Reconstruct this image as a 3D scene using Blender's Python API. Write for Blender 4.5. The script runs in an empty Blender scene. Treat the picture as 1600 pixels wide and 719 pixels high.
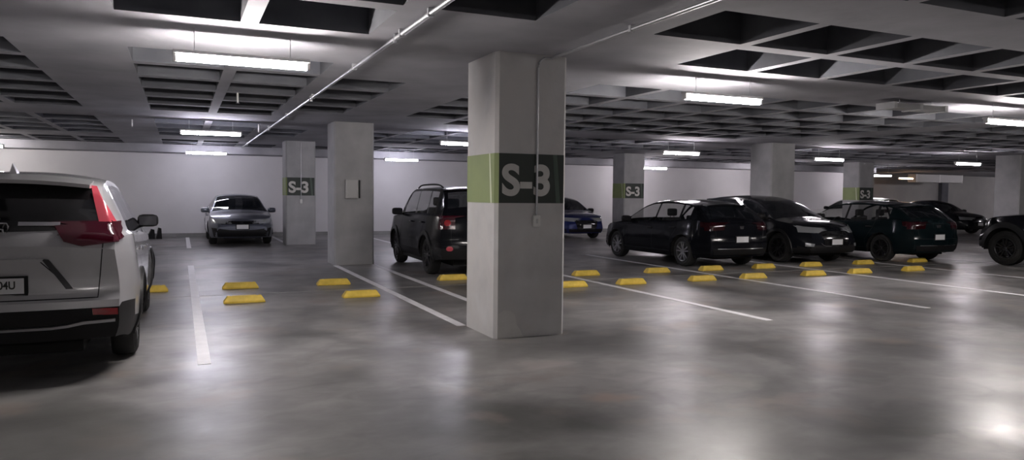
import bpy, bmesh, math, random
from mathutils import Vector, Matrix
from mathutils.bvhtree import BVHTree
random.seed(7)
C = bpy.context.scene.collection
PI = math.pi

# ------------------------------------------------------------------ materials
def pm(name, col, rough=0.5, metal=0.0, coat=0.0, emit=None, es=0.0, trans=0.0, alpha=1.0, spec=0.5):
    m = bpy.data.materials.new(name); m.use_nodes = True
    b = m.node_tree.nodes['Principled BSDF']
    b.inputs['Base Color'].default_value = (*col, 1)
    b.inputs['Roughness'].default_value = rough
    b.inputs['Metallic'].default_value = metal
    b.inputs['Coat Weight'].default_value = coat
    b.inputs['Coat Roughness'].default_value = 0.04
    b.inputs['Transmission Weight'].default_value = trans
    b.inputs['Alpha'].default_value = alpha
    b.inputs['Specular IOR Level'].default_value = spec
    if emit:
        b.inputs['Emission Color'].default_value = (*emit, 1); b.inputs['Emission Strength'].default_value = es
    return m

def noisy(name, c1, c2, scale=3.0, rough=(0.7, 0.8), bump=0.1, detail=6, metal=0, coat=0, stretch=(1, 1, 1), c3=None, s3=0.4, lo=.35, hi=.65, bscale=None, coord='Object'):
    m = pm(name, c1, rough[0], metal, coat)
    nt = m.node_tree; N = nt.nodes; Lk = nt.links; b = N['Principled BSDF']
    tc = N.new('ShaderNodeTexCoord'); mp = N.new('ShaderNodeMapping'); mp.inputs['Scale'].default_value = stretch
    Lk.new(tc.outputs[coord], mp.inputs['Vector'])
    n = N.new('ShaderNodeTexNoise'); n.inputs['Scale'].default_value = scale; n.inputs['Detail'].default_value = detail
    Lk.new(mp.outputs[0], n.inputs['Vector'])
    r = N.new('ShaderNodeValToRGB'); r.color_ramp.elements[0].position = lo; r.color_ramp.elements[1].position = hi
    r.color_ramp.elements[0].color = (*c1, 1); r.color_ramp.elements[1].color = (*c2, 1)
    Lk.new(n.outputs['Fac'], r.inputs['Fac']); out = r.outputs['Color']
    if c3:
        n2 = N.new('ShaderNodeTexNoise'); n2.inputs['Scale'].default_value = s3; n2.inputs['Detail'].default_value = 8; n2.inputs['Distortion'].default_value = 1.2
        Lk.new(mp.outputs[0], n2.inputs['Vector'])
        r2 = N.new('ShaderNodeValToRGB'); r2.color_ramp.elements[0].position = .42; r2.color_ramp.elements[1].position = .62
        Lk.new(n2.outputs['Fac'], r2.inputs['Fac'])
        mx = N.new('ShaderNodeMix'); mx.data_type = 'RGBA'; Lk.new(r2.outputs['Color'], mx.inputs['Factor'])
        Lk.new(out, mx.inputs[6]); mx.inputs[7].default_value = (*c3, 1); out = mx.outputs[2]
    Lk.new(out, b.inputs['Base Color'])
    rr = N.new('ShaderNodeMapRange'); rr.inputs['From Min'].default_value = lo; rr.inputs['From Max'].default_value = hi
    rr.inputs['To Min'].default_value = rough[0]; rr.inputs['To Max'].default_value = rough[1]
    Lk.new(n.outputs['Fac'], rr.inputs['Value']); Lk.new(rr.outputs['Result'], b.inputs['Roughness'])
    if bump:
        n3 = N.new('ShaderNodeTexNoise'); n3.inputs['Scale'].default_value = bscale or scale * 6; n3.inputs['Detail'].default_value = 4
        Lk.new(mp.outputs[0], n3.inputs['Vector'])
        bp = N.new('ShaderNodeBump'); bp.inputs['Strength'].default_value = bump; bp.inputs['Distance'].default_value = 0.02
        Lk.new(n3.outputs['Fac'], bp.inputs['Height']); Lk.new(bp.outputs[0], b.inputs['Normal'])
    return m

M = {}
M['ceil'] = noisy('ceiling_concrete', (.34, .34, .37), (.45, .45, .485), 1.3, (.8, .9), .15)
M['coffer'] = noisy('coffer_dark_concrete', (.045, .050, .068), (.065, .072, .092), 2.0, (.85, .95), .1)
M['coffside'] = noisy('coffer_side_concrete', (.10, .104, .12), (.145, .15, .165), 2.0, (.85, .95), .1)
M['wall'] = noisy('white_wall_paint', (.60, .59, .61), (.66, .65, .67), .8, (.6, .7), .05)
M['darkwall'] = noisy('grey_wall', (.34, .335, .33), (.40, .395, .385), .8, (.8, .9), .05)
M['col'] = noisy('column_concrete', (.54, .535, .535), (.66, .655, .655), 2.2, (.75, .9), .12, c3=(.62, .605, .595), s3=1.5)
M['colfar'] = noisy('dimmed_column_concrete', (.36, .36, .37), (.45, .45, .46), 2.2, (.75, .9), .12)  # darker copy: dimmer light on the far columns put into the colour
M['bandg'] = noisy('olive_green_paint', (.25, .31, .13), (.29, .35, .155), 3, (.55, .65), .05)
M['bandd'] = noisy('dark_green_paint', (.026, .036, .030), (.036, .046, .04), 3, (.5, .6), .05)
M['stripe_pale'] = pm('pale_green_paint', (.72, .78, .58), .6)
M['stripe_mid'] = pm('mid_green_paint', (.085, .12, .095), .6)
M['letter'] = noisy('letter_white_paint', (.62, .61, .58), (.7, .69, .66), 6, (.6, .7), .0)
M['line'] = noisy('line_white_paint', (.72, .71, .73), (.84, .83, .85), 5, (.42, .5), .05)
M['line2'] = noisy('worn_line_paint', (.26, .25, .24), (.42, .41, .40), 5, (.4, .55), .05)
M['stop'] = noisy('yellow_rubber', (.60, .42, .05), (.74, .53, .08), 9, (.5, .65), .05)
M['stopend'] = pm('faded_yellow_end', (.75, .62, .30), .55)
M['pipe'] = pm('galvanised_steel', (.55, .56, .58), .35, .7)
M['pvc'] = pm('grey_conduit', (.5, .5, .5), .5)
M['box'] = pm('switch_plastic', (.72, .72, .70), .45)
M['housing'] = pm('lamp_housing', (.75, .75, .75), .5)
M['black'] = pm('black_plastic', (.010, .010, .011), .5, spec=.25)
M['mirror'] = pm('mirror_glass_dark', (.03, .03, .035), .05, spec=.6)
M['gloss'] = pm('gloss_black', (.008, .008, .009), .12, coat=.6)
M['rubber'] = noisy('tyre_rubber', (.012, .012, .012), (.02, .02, .02), 12, (.75, .85), .1)
M['glass'] = pm('tinted_glass', (.012, .014, .018), .03, 0, 0, alpha=.86, spec=.35)
M['glassclear'] = pm('clear_glass', (.02, .024, .026), .03, 0, 0, alpha=.3, spec=.6)
M['chrome'] = pm('chrome', (.75, .75, .77), .12, 1)
M['alloy'] = pm('alloy_rim', (.42, .42, .44), .3, .9)
M['alloyd'] = pm('dark_rim', (.07, .07, .075), .3, .8)
M['red'] = pm('red_lens', (.30, .006, .014), .12, coat=.8)
M['redbright'] = pm('bright_red_lens', (.55, .07, .10), .15, coat=.8)
M['reddark'] = pm('dark_red_lens', (.05, .003, .010), .1, coat=.8)
M['redblack'] = pm('smoked_red_lens', (.022, .002, .004), .12, coat=.5)
M['lens'] = pm('headlight_lens', (.55, .57, .6), .1, .6, coat=1)
M['plate'] = pm('plate_white', (.72, .72, .74), .45)
M['ink'] = pm('plate_ink', (.03, .03, .03), .6)
M['seat'] = pm('seat_fabric', (.03, .03, .032), .9)
M['under'] = pm('underbody', (.01, .01, .01), .9)

def floor_mat():
    m = pm('polished_concrete_floor', (.2, .2, .2), .3)
    nt = m.node_tree; N = nt.nodes; Lk = nt.links; b = N['Principled BSDF']
    tc = N.new('ShaderNodeTexCoord')
    def noise(sc, det, dist=0., st=(1, 1, 1)):
        mp = N.new('ShaderNodeMapping'); mp.inputs['Scale'].default_value = st; Lk.new(tc.outputs['Object'], mp.inputs['Vector'])
        n = N.new('ShaderNodeTexNoise'); n.inputs['Scale'].default_value = sc; n.inputs['Detail'].default_value = det; n.inputs['Distortion'].default_value = dist
        Lk.new(mp.outputs[0], n.inputs['Vector']); return n.outputs['Fac']
    def ramp(f, a, c, ca, cb):
        r = N.new('ShaderNodeValToRGB'); r.color_ramp.elements[0].position = a; r.color_ramp.elements[1].position = c
        r.color_ramp.elements[0].color = (*ca, 1); r.color_ramp.elements[1].color = (*cb, 1); Lk.new(f, r.inputs['Fac']); return r.outputs['Color']
    def mix(f, a, bb, mode='MIX'):
        x = N.new('ShaderNodeMix'); x.data_type = 'RGBA'; x.blend_type = mode
        if isinstance(f, float): x.inputs['Factor'].default_value = f
        else: Lk.new(f, x.inputs['Factor'])
        for k, v in ((6, a), (7, bb)):
            if isinstance(v, tuple): x.inputs[k].default_value = (*v, 1)
            else: Lk.new(v, x.inputs[k])
        return x.outputs[2]
    base = ramp(noise(.55, 7, .6), .38, .60, FLOOR_A, FLOOR_B)
    fine = ramp(noise(2.6, 8, .8, (1, 1.4, 1)), .3, .72, (.72, .72, .72), (1.12, 1.12, 1.12))
    c = mix(1.0, base, fine, 'MULTIPLY')
    dark = ramp(noise(.7, 7, .5), .48, .68, (0, 0, 0), (1, 1, 1))
    c = mix(dark, c, (.085, .083, .082))
    brown = ramp(noise(1.35, 5, .1), .56, .74, (0, 0, 0), (1, 1, 1))
    c = mix(brown, c, (.24, .20, .175))
    dn = N.new('ShaderNodeTexNoise'); dn.inputs['Scale'].default_value = 4.; dn.inputs['Detail'].default_value = 5; Lk.new(tc.outputs['Object'], dn.inputs['Vector'])
    off = N.new('ShaderNodeVectorMath'); off.operation = 'MULTIPLY_ADD'; Lk.new(dn.outputs['Color'], off.inputs[0]); off.inputs[1].default_value = (.5, .5, 0); Lk.new(tc.outputs['Object'], off.inputs[2])
    for (sx, sy, rx, ry, col, st) in STAINS:
        mp = N.new('ShaderNodeMapping'); mp.vector_type = 'POINT'; mp.inputs['Location'].default_value = (-(sx + .25) / rx, -(sy + .25) / ry, 0); mp.inputs['Scale'].default_value = (1 / rx, 1 / ry, 1)
        Lk.new(off.outputs[0], mp.inputs['Vector'])
        ln_ = N.new('ShaderNodeVectorMath'); ln_.operation = 'LENGTH'; Lk.new(mp.outputs[0], ln_.inputs[0])
        mr = N.new('ShaderNodeMapRange'); mr.inputs['From Min'].default_value = 1.1; mr.inputs['From Max'].default_value = .35; mr.inputs['To Min'].default_value = 0; mr.inputs['To Max'].default_value = st
        Lk.new(ln_.outputs['Value'], mr.inputs['Value']); c = mix(mr.outputs['Result'], c, col)
    Lk.new(c, b.inputs['Base Color'])
    rg = N.new('ShaderNodeMapRange'); rg.inputs['From Min'].default_value = .3; rg.inputs['From Max'].default_value = .7
    rg.inputs['To Min'].default_value = .285; rg.inputs['To Max'].default_value = .42
    Lk.new(noise(.8, 6, .5), rg.inputs['Value']); Lk.new(rg.outputs['Result'], b.inputs['Roughness'])
    b.inputs['Specular IOR Level'].default_value = .36
    bp = N.new('ShaderNodeBump'); bp.inputs['Strength'].default_value = .12; bp.inputs['Distance'].default_value = .012
    Lk.new(noise(5.5, 3, .3), bp.inputs['Height']); Lk.new(bp.outputs[0], b.inputs['Normal'])
    return m
FLOOR_A = (.165, .161, .16); FLOOR_B = (.31, .302, .298)
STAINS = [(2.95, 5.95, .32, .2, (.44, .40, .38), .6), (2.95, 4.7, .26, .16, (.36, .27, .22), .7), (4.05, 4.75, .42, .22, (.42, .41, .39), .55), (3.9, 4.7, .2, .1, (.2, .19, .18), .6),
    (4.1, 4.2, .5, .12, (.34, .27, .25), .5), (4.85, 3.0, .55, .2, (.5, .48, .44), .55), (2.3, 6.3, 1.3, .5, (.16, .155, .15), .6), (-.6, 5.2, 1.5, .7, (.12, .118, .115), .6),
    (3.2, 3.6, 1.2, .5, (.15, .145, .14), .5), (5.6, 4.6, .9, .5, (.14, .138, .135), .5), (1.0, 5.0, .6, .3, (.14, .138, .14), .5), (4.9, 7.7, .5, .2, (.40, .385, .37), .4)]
M['floor'] = floor_mat()

# ------------------------------------------------------------------ helpers
def link(name, me, mat, parent=None, kind=None, label=None, cat=None, group=None, smooth=None):
    o = bpy.data.objects.new(name, me); C.objects.link(o)
    mats = mat if isinstance(mat, list) else [mat]
    for k in mats: me.materials.append(k)
    if smooth is not None and len(me.polygons):
        me.shade_smooth(); me.set_sharp_from_angle(angle=math.radians(smooth))
    if parent: o.parent = parent
    tag(o, label, cat, group, kind)
    return o
def tag(o, label=None, cat=None, group=None, kind=None):
    if label: o['label'] = label
    if cat: o['category'] = cat
    if group: o['group'] = group
    if kind: o['kind'] = kind
def empty(name, loc, rz=0, label=None, cat=None, group=None):
    o = bpy.data.objects.new(name, None); C.objects.link(o); o.empty_display_size = .2
    o.location = loc; o.rotation_euler = (0, 0, rz); tag(o, label, cat, group); return o
class MB:
    def __init__(s): s.v = []; s.f = []; s.mi = []
    def add(s, vs, fs, mi=0):
        k = len(s.v); s.v += [tuple(v) for v in vs]; s.f += [tuple(i + k for i in f) for f in fs]; s.mi += [mi] * len(fs); return s
    def box(s, a, b, mi=0, bev=0):
        if bev:
            bm = bmesh.new(); bmesh.ops.create_cube(bm, size=1)
            for v in bm.verts: v.co = Vector([(a[i] + b[i]) / 2 + v.co[i] * (b[i] - a[i]) for i in range(3)])
            bmesh.ops.bevel(bm, geom=list(bm.edges), offset=bev, segments=2, affect='EDGES', profile=.5)
            bm.verts.index_update(); s.add([v.co[:] for v in bm.verts], [[v.index for v in f.verts] for f in bm.faces], mi); bm.free(); return s
        x0, y0, z0 = a; x1, y1, z1 = b
        return s.add([(x0, y0, z0), (x1, y0, z0), (x1, y1, z0), (x0, y1, z0), (x0, y0, z1), (x1, y0, z1), (x1, y1, z1), (x0, y1, z1)],
                     [(0, 3, 2, 1), (4, 5, 6, 7), (0, 1, 5, 4), (1, 2, 6, 5), (2, 3, 7, 6), (3, 0, 4, 7)], mi)
    def tube(s, pts, r, n=10, mi=0, caps=True):
        pts = [Vector(p) for p in pts]; rs = r if isinstance(r, list) else [r] * len(pts); rings = []
        for i, p in enumerate(pts):
            d = ((pts[min(i + 1, len(pts) - 1)] - pts[max(i - 1, 0)])).normalized()
            u = d.cross(Vector((0, 0, 1)));
            if u.length < .1: u = d.cross(Vector((1, 0, 0)))
            u.normalize(); w = d.cross(u)
            rings.append([p + (u * math.cos(2 * PI * k / n) + w * math.sin(2 * PI * k / n)) * rs[i] for k in range(n)])
        vs = [q for R in rings for q in R]; fs = []
        for i in range(len(pts) - 1):
            for k in range(n): fs.append((i * n + k, i * n + (k + 1) % n, (i + 1) * n + (k + 1) % n, (i + 1) * n + k))
        if caps: fs += [tuple(range(n))[::-1], tuple(range((len(pts) - 1) * n, len(pts) * n))]
        return s.add(vs, fs, mi)
    def prism(s, poly, axis, a, b, mi=0):   # extrude 2D polygon along axis
        def P(p, t): return (t, p[0], p[1]) if axis == 'x' else (p[0], t, p[1]) if axis == 'y' else (p[0], p[1], t)
        n = len(poly); vs = [P(p, a) for p in poly] + [P(p, b) for p in poly]
        fs = [tuple(range(n)), tuple(range(2 * n - 1, n - 1, -1))] + [(i, i + n, (i + 1) % n + n, (i + 1) % n) for i in range(n)]
        return s.add(vs, fs, mi)
    def lathe(s, prof, n=36, mi=0, axis='x', c=(0, 0, 0)):  # prof (t along axis, r)
        vs = []; fs = []
        for t, r in prof:
            for k in range(n):
                a = 2 * PI * k / n; vs.append((c[0] + t, c[1] + r * math.cos(a), c[2] + r * math.sin(a)))
        for i in range(len(prof) - 1):
            for k in range(n): fs.append((i * n + k, (i + 1) * n + k, (i + 1) * n + (k + 1) % n, i * n + (k + 1) % n))
        return s.add(vs, fs, mi)
    def build(s, name, mat, parent=None, smooth=None, **k):
        me = bpy.data.meshes.new(name); me.from_pydata(s.v, [], s.f)
        bm = bmesh.new(); bm.from_mesh(me); bmesh.ops.remove_doubles(bm, verts=bm.verts, dist=1e-5)
        bmesh.ops.dissolve_degenerate(bm, edges=bm.edges, dist=1e-6)
        bmesh.ops.recalc_face_normals(bm, faces=bm.faces); bm.to_mesh(me); bm.free()
        if any(s.mi) and len(me.polygons) == len(s.mi):
            for p, i in zip(me.polygons, s.mi): p.material_index = i
        me.name = name
        return link(name, me, mat, parent, smooth=smooth, **k)

def text_mesh(txt, size, name, mat, parent, loc, rot, ext=.004, bold=.0, align='CENTER', sx=1.0):
    cu = bpy.data.curves.new(name, 'FONT'); cu.body = txt; cu.size = size; cu.extrude = ext; cu.offset = bold; cu.align_x = align; cu.align_y = 'CENTER'
    t = bpy.data.objects.new(name, cu); C.objects.link(t)
    dg = bpy.context.evaluated_depsgraph_get(); dg.update()
    me = bpy.data.meshes.new_from_object(t.evaluated_get(dg)); bpy.data.objects.remove(t)
    for v in me.vertices: v.co.x *= sx
    me.materials.clear()
    o = link(name, me, mat, parent); o.location = loc; o.rotation_euler = rot; return o

# ------------------------------------------------------------------ room
CZ = 3.0; CT = 3.34
X0, X1, Y0, Y1 = -14.0, 56.0, -8.0, 26.9
mb = MB(); mb.add([(X0, Y0, 0), (X1, Y0, 0), (X1, 33, 0), (X0, 33, 0)], [(0, 1, 2, 3)])
mb.build('floor', M['floor'], kind='structure')

# waffle ceiling: coffers between beams and joists
xb = [(-14, -13.6)]
def runs(a, b, n, j):   # n coffers between a and b with joists j
    w = ((b - a) - (n - 1) * j) / n; return [(a + i * (w + j), a + i * (w + j) + w) for i in range(n)]
xc = runs(-13.4, -8.4, 4, .15) + runs(-7.2, -1.55, 5, .15) + runs(-.48, 1.62, 2, .15) + runs(1.9, 2.78, 1, .1) + runs(3.98, 14.1, 9, .13) + runs(15.3, 25.3, 9, .13) + runs(26.5, 36.6, 9, .13) + runs(37.8, 47.9, 9, .13) + runs(49.1, 55.5, 5, .13)
yc = runs(-7.6, -2.6, 4, .2) + runs(-.9, 3.95, 4, .2) + runs(4.78, 6.95, 2, .2) + runs(8.65, 15.1, 6, .18) + runs(16.9, 21.7, 4, .2) + runs(23.4, 26.3, 3, .2)
xs = sorted(set([X0, X1] + [t for c in xc for t in c] + [1.65, 5.02]))
ys = sorted(set([Y0, Y1] + [t for c in yc for t in c]))
caps = [(1.64, 5.03, 5.75, 9.35), (2.0, 4.9, 14.2, 18.0), (2.0, 4.9, 20.9, 24.2), (13.0, 16.4, 14.2, 18.0), (12.9, 16.4, 20.9, 24.2), (24.2, 27.6, 14.2, 18.), (24.4, 27.6, 20.9, 24.2)]
def hollow(x, y):
    for a, b, c, d in caps:
        if a < x < b and c < y < d: return False
    return any(a < x < b for a, b in xc) and any(a < y < b for a, b in yc)
H = [[hollow((xs[i] + xs[i + 1]) / 2, (ys[j] + ys[j + 1]) / 2) for j in range(len(ys) - 1)] for i in range(len(xs) - 1)]
mb = MB()
for i in range(len(xs) - 1):
    for j in range(len(ys) - 1):
        a, b, c, d = xs[i], xs[i + 1], ys[j], ys[j + 1]
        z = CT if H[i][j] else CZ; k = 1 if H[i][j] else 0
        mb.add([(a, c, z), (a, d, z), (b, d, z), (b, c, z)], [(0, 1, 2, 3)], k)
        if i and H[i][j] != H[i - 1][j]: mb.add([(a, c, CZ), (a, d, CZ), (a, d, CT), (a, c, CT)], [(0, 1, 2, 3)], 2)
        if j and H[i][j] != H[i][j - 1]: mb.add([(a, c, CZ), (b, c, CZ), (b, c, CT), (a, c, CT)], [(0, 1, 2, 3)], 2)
mb.add([(X0, Y1, CZ), (X0, 33, CZ), (X1, 33, CZ), (X1, Y1, CZ)], [(0, 1, 2, 3)], 0)
me = bpy.data.meshes.new('ceiling'); me.from_pydata(mb.v, [], mb.f)
for p, i in zip(me.polygons, mb.mi): p.material_index = i
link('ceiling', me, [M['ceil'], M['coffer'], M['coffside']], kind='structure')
# dropped edge beam along the back wall
MB().box((X0, 25.9, 2.75), (31.0, Y1 - .002, 2.999)).build('trim_1', M['ceil'], kind='structure')
XW = 31.0
MB().box((X0, Y1, 0), (XW, Y1 + .2, CZ)).build('wall_back', M['wall'], kind='structure')
MB().box((XW - .2, Y1 + .2, 0), (XW, 32.4, CZ)).build('wall_return', M['darkwall'], kind='structure')
MB().box((XW - .2, 32.4, 0), (X1, 32.6, CZ)).build('wall_ramp', M['darkwall'], kind='structure')
MB().box((X0 - .2, Y0, 0), (X0, Y1 + .2, CT + .1)).build('wall_left', M['wall'], kind='structure')
MB().box((X1, Y0, 0), (X1 + .2, 32.6, CT + .1)).build('wall_right', M['darkwall'], kind='structure')
MB().box((X0 - .2, Y0 - .2, 0), (X1 + .2, Y0, CT + .1)).build('wall_front', M['darkwall'], kind='structure')
MB().box((X0, Y1 - .03, 0), (XW, Y1 - .001, .13)).build('baseboard_back', noisy('dirty_base', (.2, .2, .2), (.3, .3, .3), 2, (.8, .9)), kind='structure')

# ------------------------------------------------------------------ columns
def column(x, y, w, d, label, sign=None, side=None):
    root = empty('concrete_column', (x, y, 0), 0, label, 'column', 'square concrete columns of the car park')
    c = .035
    poly = [(c, 0), (w - c, 0), (w, c), (w, d - c), (w - c, d), (c, d), (0, d - c), (0, c)]
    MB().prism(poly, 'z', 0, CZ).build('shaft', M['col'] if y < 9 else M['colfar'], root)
    if sign:
        z0, z1 = 1.43, 1.95; t = .004
        def ring(p0, p1, zz0, zz1, tt): return None
        # dark front and chamfer, olive left side, dark remainder (painted skins that wrap the shaft)
        MB().box((c, -t, z0), (w - c, 0, z1)).build('sign_band', M['bandd'], root)
        MB().add([(c, -t, z0), (-t, c, z0), (-t, c, z1), (c, -t, z1)], [(0, 1, 2, 3)]).build('corner_band', M['bandg'], root)
        MB().box((-t, c, z0), (0, d - c, z1)).build('side_band', M['bandg'], root)
        MB().add([(-t * 1.6, .14, z1), (-t * 1.6, .17, z1), (-t * 1.6, .125, z0), (-t * 1.6, .085, z0)], [(0, 1, 2, 3)]).build('pale_stripe', M['stripe_pale'], root)
        MB().add([(w - .17, -t * 1.6, z1), (w - .12, -t * 1.6, z1), (w - .075, -t * 1.6, z0), (w - .125, -t * 1.6, z0)], [(0, 1, 2, 3)]).build('green_stripe', M['stripe_mid'], root)
        o = text_mesh(sign, .445, 'bay_lettering', M['letter'], root, (w * .43, -t - .002, 1.655), (PI / 2, 0, 0), .002, .0145, sx=1.02)
        o['label'] = 'white painted ' + sign
    return root
column(2.995, 7.13, .83, .86, 'largest, nearest concrete column with big S-3 lettering, switch and conduit', 'S-3')
column(2.93, 15.65, .84, .8, 'concrete column with a pale notice plate, behind the near column on the left')
column(2.78, 22.2, .84, .8, 'far concrete column with S-3 band beside the silver sedan', 'S-3')
column(14.22, 22.2, .84, .8, 'far concrete column with S-3 band behind the black hatchback', 'S-3')
column(14.72, 15.65, .86, .85, 'plain concrete column rising behind the black crossover')
column(25.6, 22.2, .86, .85, 'farthest concrete column with pale green band beside the white car', 'S-3')
column(25.4, 15.65, .86, .85, 'plain concrete column at the right edge of the view')

# light worn patch at base of near column
pts = [(.0, .0), (.30, .0), (.27, .07), (.22, .14), (.2, .24), (.15, .29), (.08, .3), (0, .26)]
mb = MB(); mb.add([(3.03 + a, 7.1285, b) for a, b in pts], [tuple(range(len(pts)))])
mb.build('trim_2', noisy('bare_concrete_patch', (.66, .65, .63), (.74, .73, .71), 5, (.8, .9)), kind='structure')

# conduit, switch
root = empty('light_switch', (3.46, 7.126, 1.24), 0, 'small pale switch box on the near column below the S-3 band', 'switch')
mb = MB(); mb.box((-.04, -.035, -.06), (.04, 0, .06), bev=.006); mb.build('box', M['box'], root, 30)
MB().box((-.012, -.042, -.025), (.012, -.035, .025), bev=.002).build('rocker', M['pvc'], root)
pts = [(3.46, 7.105, 1.30), (3.46, 7.105, 2.86)] + [(3.46 + .11 * (1 - math.cos(t)), 7.105, 2.86 + .11 * math.sin(t)) for t in (.4, .8, 1.2, PI / 2)]
pts += [(3.62, 7.1, 2.97), (3.62, 6.9, 2.975)]
MB().tube(pts, .0125, 10).build('conduit', M['pipe'], smooth=40, label='thin vertical metal conduit running down the near column to its switch', cat='conduit')

def pipe(x, y0, y1, z, r, label, clamps):
    root = empty('ceiling_pipe', (x, y0, z), 0, label, 'pipe')
    MB().tube([(0, 0, 0), (0, y1 - y0, 0)], r, 14).build('tube', M['pipe'], root, 40)
    for c in clamps:
        MB().box((-r * 1.25, c - y0 - .018, -r * 1.25), (r * 1.25, c - y0 + .018, CZ - z), bev=.003).build('clamp', M['pipe'], root)
    for c in clamps[::2]:
        MB().tube([(0, c - y0 + .2, 0), (0, c - y0 + .2, r + .02), (0, c - y0 + .2, -r - .025)], r * 1.25, 12).build('coupling', M['pipe'], root, 40)
pipe(1.84, -6, 25.6, 2.955, .021, 'long galvanised pipe under the ceiling left of the near column', [2.2, 5.75, 6.6, 8.6, 11.5, 14.5, 17.5, 20.5, 23.5])
pipe(3.6, -6, 7.0, 2.965, .018, 'galvanised pipe under the ceiling ending above the near column', [2.4, 5.55])

# notice plate on the second column
root = empty('notice_box', (3.15, 15.652, 1.60), 0, 'pale grey electrical box on the second column behind the near one', 'box')
MB().box((-.0, -.08, -.2), (.27, 0, .2), bev=.01).build('case', M['pvc'], root, 30)
MB().box((.27, -.06, -.19), (.31, -.0, .19)).build('side_channel', M['black'], root)
MB().box((.03, -.086, -.17), (.24, -.08, .17), bev=.002).build('door', M['pvc'], root)
# switch + conduit on far S-3 column
root = empty('light_switch', (3.2, 22.195, 1.26), 0, 'small white switch on the far S-3 column by the silver sedan', 'switch')
MB().box((-.035, -.04, -.06), (.035, 0, .06), bev=.005).build('box', M['box'], root, 30)
MB().tube([(0, -.02, .06), (0, -.02, 1.7)], .01, 8).build('conduit', M['pipe'], root, 40)

# ------------------------------------------------------------------ luminaires
def lamp(x, y, z, label, col=(1, .93, .86), s=30., ln=1.2, rz=0, rods=True):
    root = empty('tube_light', (x, y, z), rz, label, 'ceiling light', 'hanging tube lights')
    h = ln / 2
    m = pm('lamp_tube_glow', (1, 1, 1), .5, emit=col, es=s)
    MB().tube([(-h + .03, 0, 0), (h - .03, 0, 0)], .032, 12).build('tube', m, root, 40)
    MB().box((-h, -.052, .036), (h, .052, .066), bev=.006).build('housing', M['housing'], root)
    for sx in (-1, 1):
        MB().box((sx * h - .03 * (sx > 0), -.035, -.03), (sx * h + .03 * (sx < 0), .035, .05), bev=.006).build('end_cap', M['housing'], root)
        MB().tube([(sx * h * .7, 0, .07), (sx * h * .7, 0, CZ - z - .004)], .004, 6).build('hanger', M['pipe'], root)
    return root
WARM = (1, .93, .90); COOL = (1, .92, .97); CL = (.90, .87, 1.0)
LP = [  # x centre, y, z, colour, label
 (.55, 7.38, 2.72, WARM, 'large tube light hanging nearest on the left, over the white floor line'),
 (.6, 16.7, 2.72, CL, 'middle of the three stacked tube lights above the silver sedan'),
 (.75, 24.9, 2.70, CL, 'farthest and lowest of the three tube lights above the silver sedan'),
 (6.95, 24.9, 2.66, CL, 'tube light above the black boxy SUV left of the near column'),
 (6.25, 16.9, 2.72, CL, 'tube light half hidden by the left edge of the near column'),
 (6.17, 7.42, 2.72, WARM, 'large bright tube light right of the near column'),
 (12.35, 16.5, 2.67, COOL, 'upper of two tube lights above the black hatchback'),
 (17.35, 24.9, 2.62, COOL, 'lower of two tube lights above the black hatchback'),
 (17.85, 16.6, 2.66, COOL, 'upper tube light above the white car in the background'),
 (23.2, 24.4, 2.58, COOL, 'tube light hanging right beside the column edge over the black crossover'),
 (11.95, 7.55, 2.72, WARM, 'tube light cut by the right edge of the view'),
 (22.7, 15.6, 2.62, COOL, 'tube light over the dark hatchback toward the right edge'),
 (30.2, 24.9, 2.57, COOL, 'small far tube light above the dark hatchback roof'),
]
for x, y, z, c, lab in LP: lamp(x, y, z, lab, c, s=150. if y < 9 else 62. if y < 20 else 44. if x < 15 else 56.)
lamp(37.4, 29.3, 2.64, 'small warm tube light at the left end of the pale hanging duct', (1, .62, .36), 14.)
for x in (.55, 6.2, 11.9): lamp(x, -1.9, 2.72, 'tube light of the row behind the camera', WARM, 45.)
for x, y in ((17.6, 7.4), (23.3, 7.4), (-5.1, 7.4), (-5.1, 16.7), (-10.8, 16.7), (-5.1, 24.9)): lamp(x, y, 2.72, 'unseen tube light added to brighten the ramp wall', WARM, 100. if y < 9 else 60.)
for x, y in ((42.5, 24.), (50, 22.), (53.5, 28.5), (38, 17.)): lamp(x, y, 2.72, 'unseen tube light added to brighten the ramp wall', COOL, 130.)  # extra lamps out of view, added only to lighten the ramp wall

# pale hanging ducts
def duct(x0, y0, x1, y1, z0, z1, label):
    root = empty('air_duct', (x0, y0, z0), 0, label, 'duct', None)
    MB().box((0, 0, 0), (x1 - x0, y1 - y0, z1 - z0), bev=.01).build('duct_body', M['pvc'], root)
    for fx in (0.02, .5, .98):
        MB().box(((x1 - x0) * fx - .03, -.012, -.012), ((x1 - x0) * fx + .03, y1 - y0 + .012, z1 - z0 + .012)).build('flange', M['housing'], root)
    for fx in (.2, .8):
        MB().tube([((x1 - x0) * fx, .1, z1 - z0), ((x1 - x0) * fx, .1, CZ - z0 - .003)], .006, 6).build('hanger', M['pipe'], root)
duct(9.6, 7.75, 10.75, 8.05, 2.86, 2.93, 'pale grey duct box under the ceiling left of the right edge tube light')
duct(38.6, 29.6, 42.7, 30.1, 2.47, 2.92, 'long pale duct hanging before the dark grey wall at right')
MB().box((44.4, 32.15, 0), (45.0, 32.398, CZ)).build('trim_3', M['coffside'], kind='structure')

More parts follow.
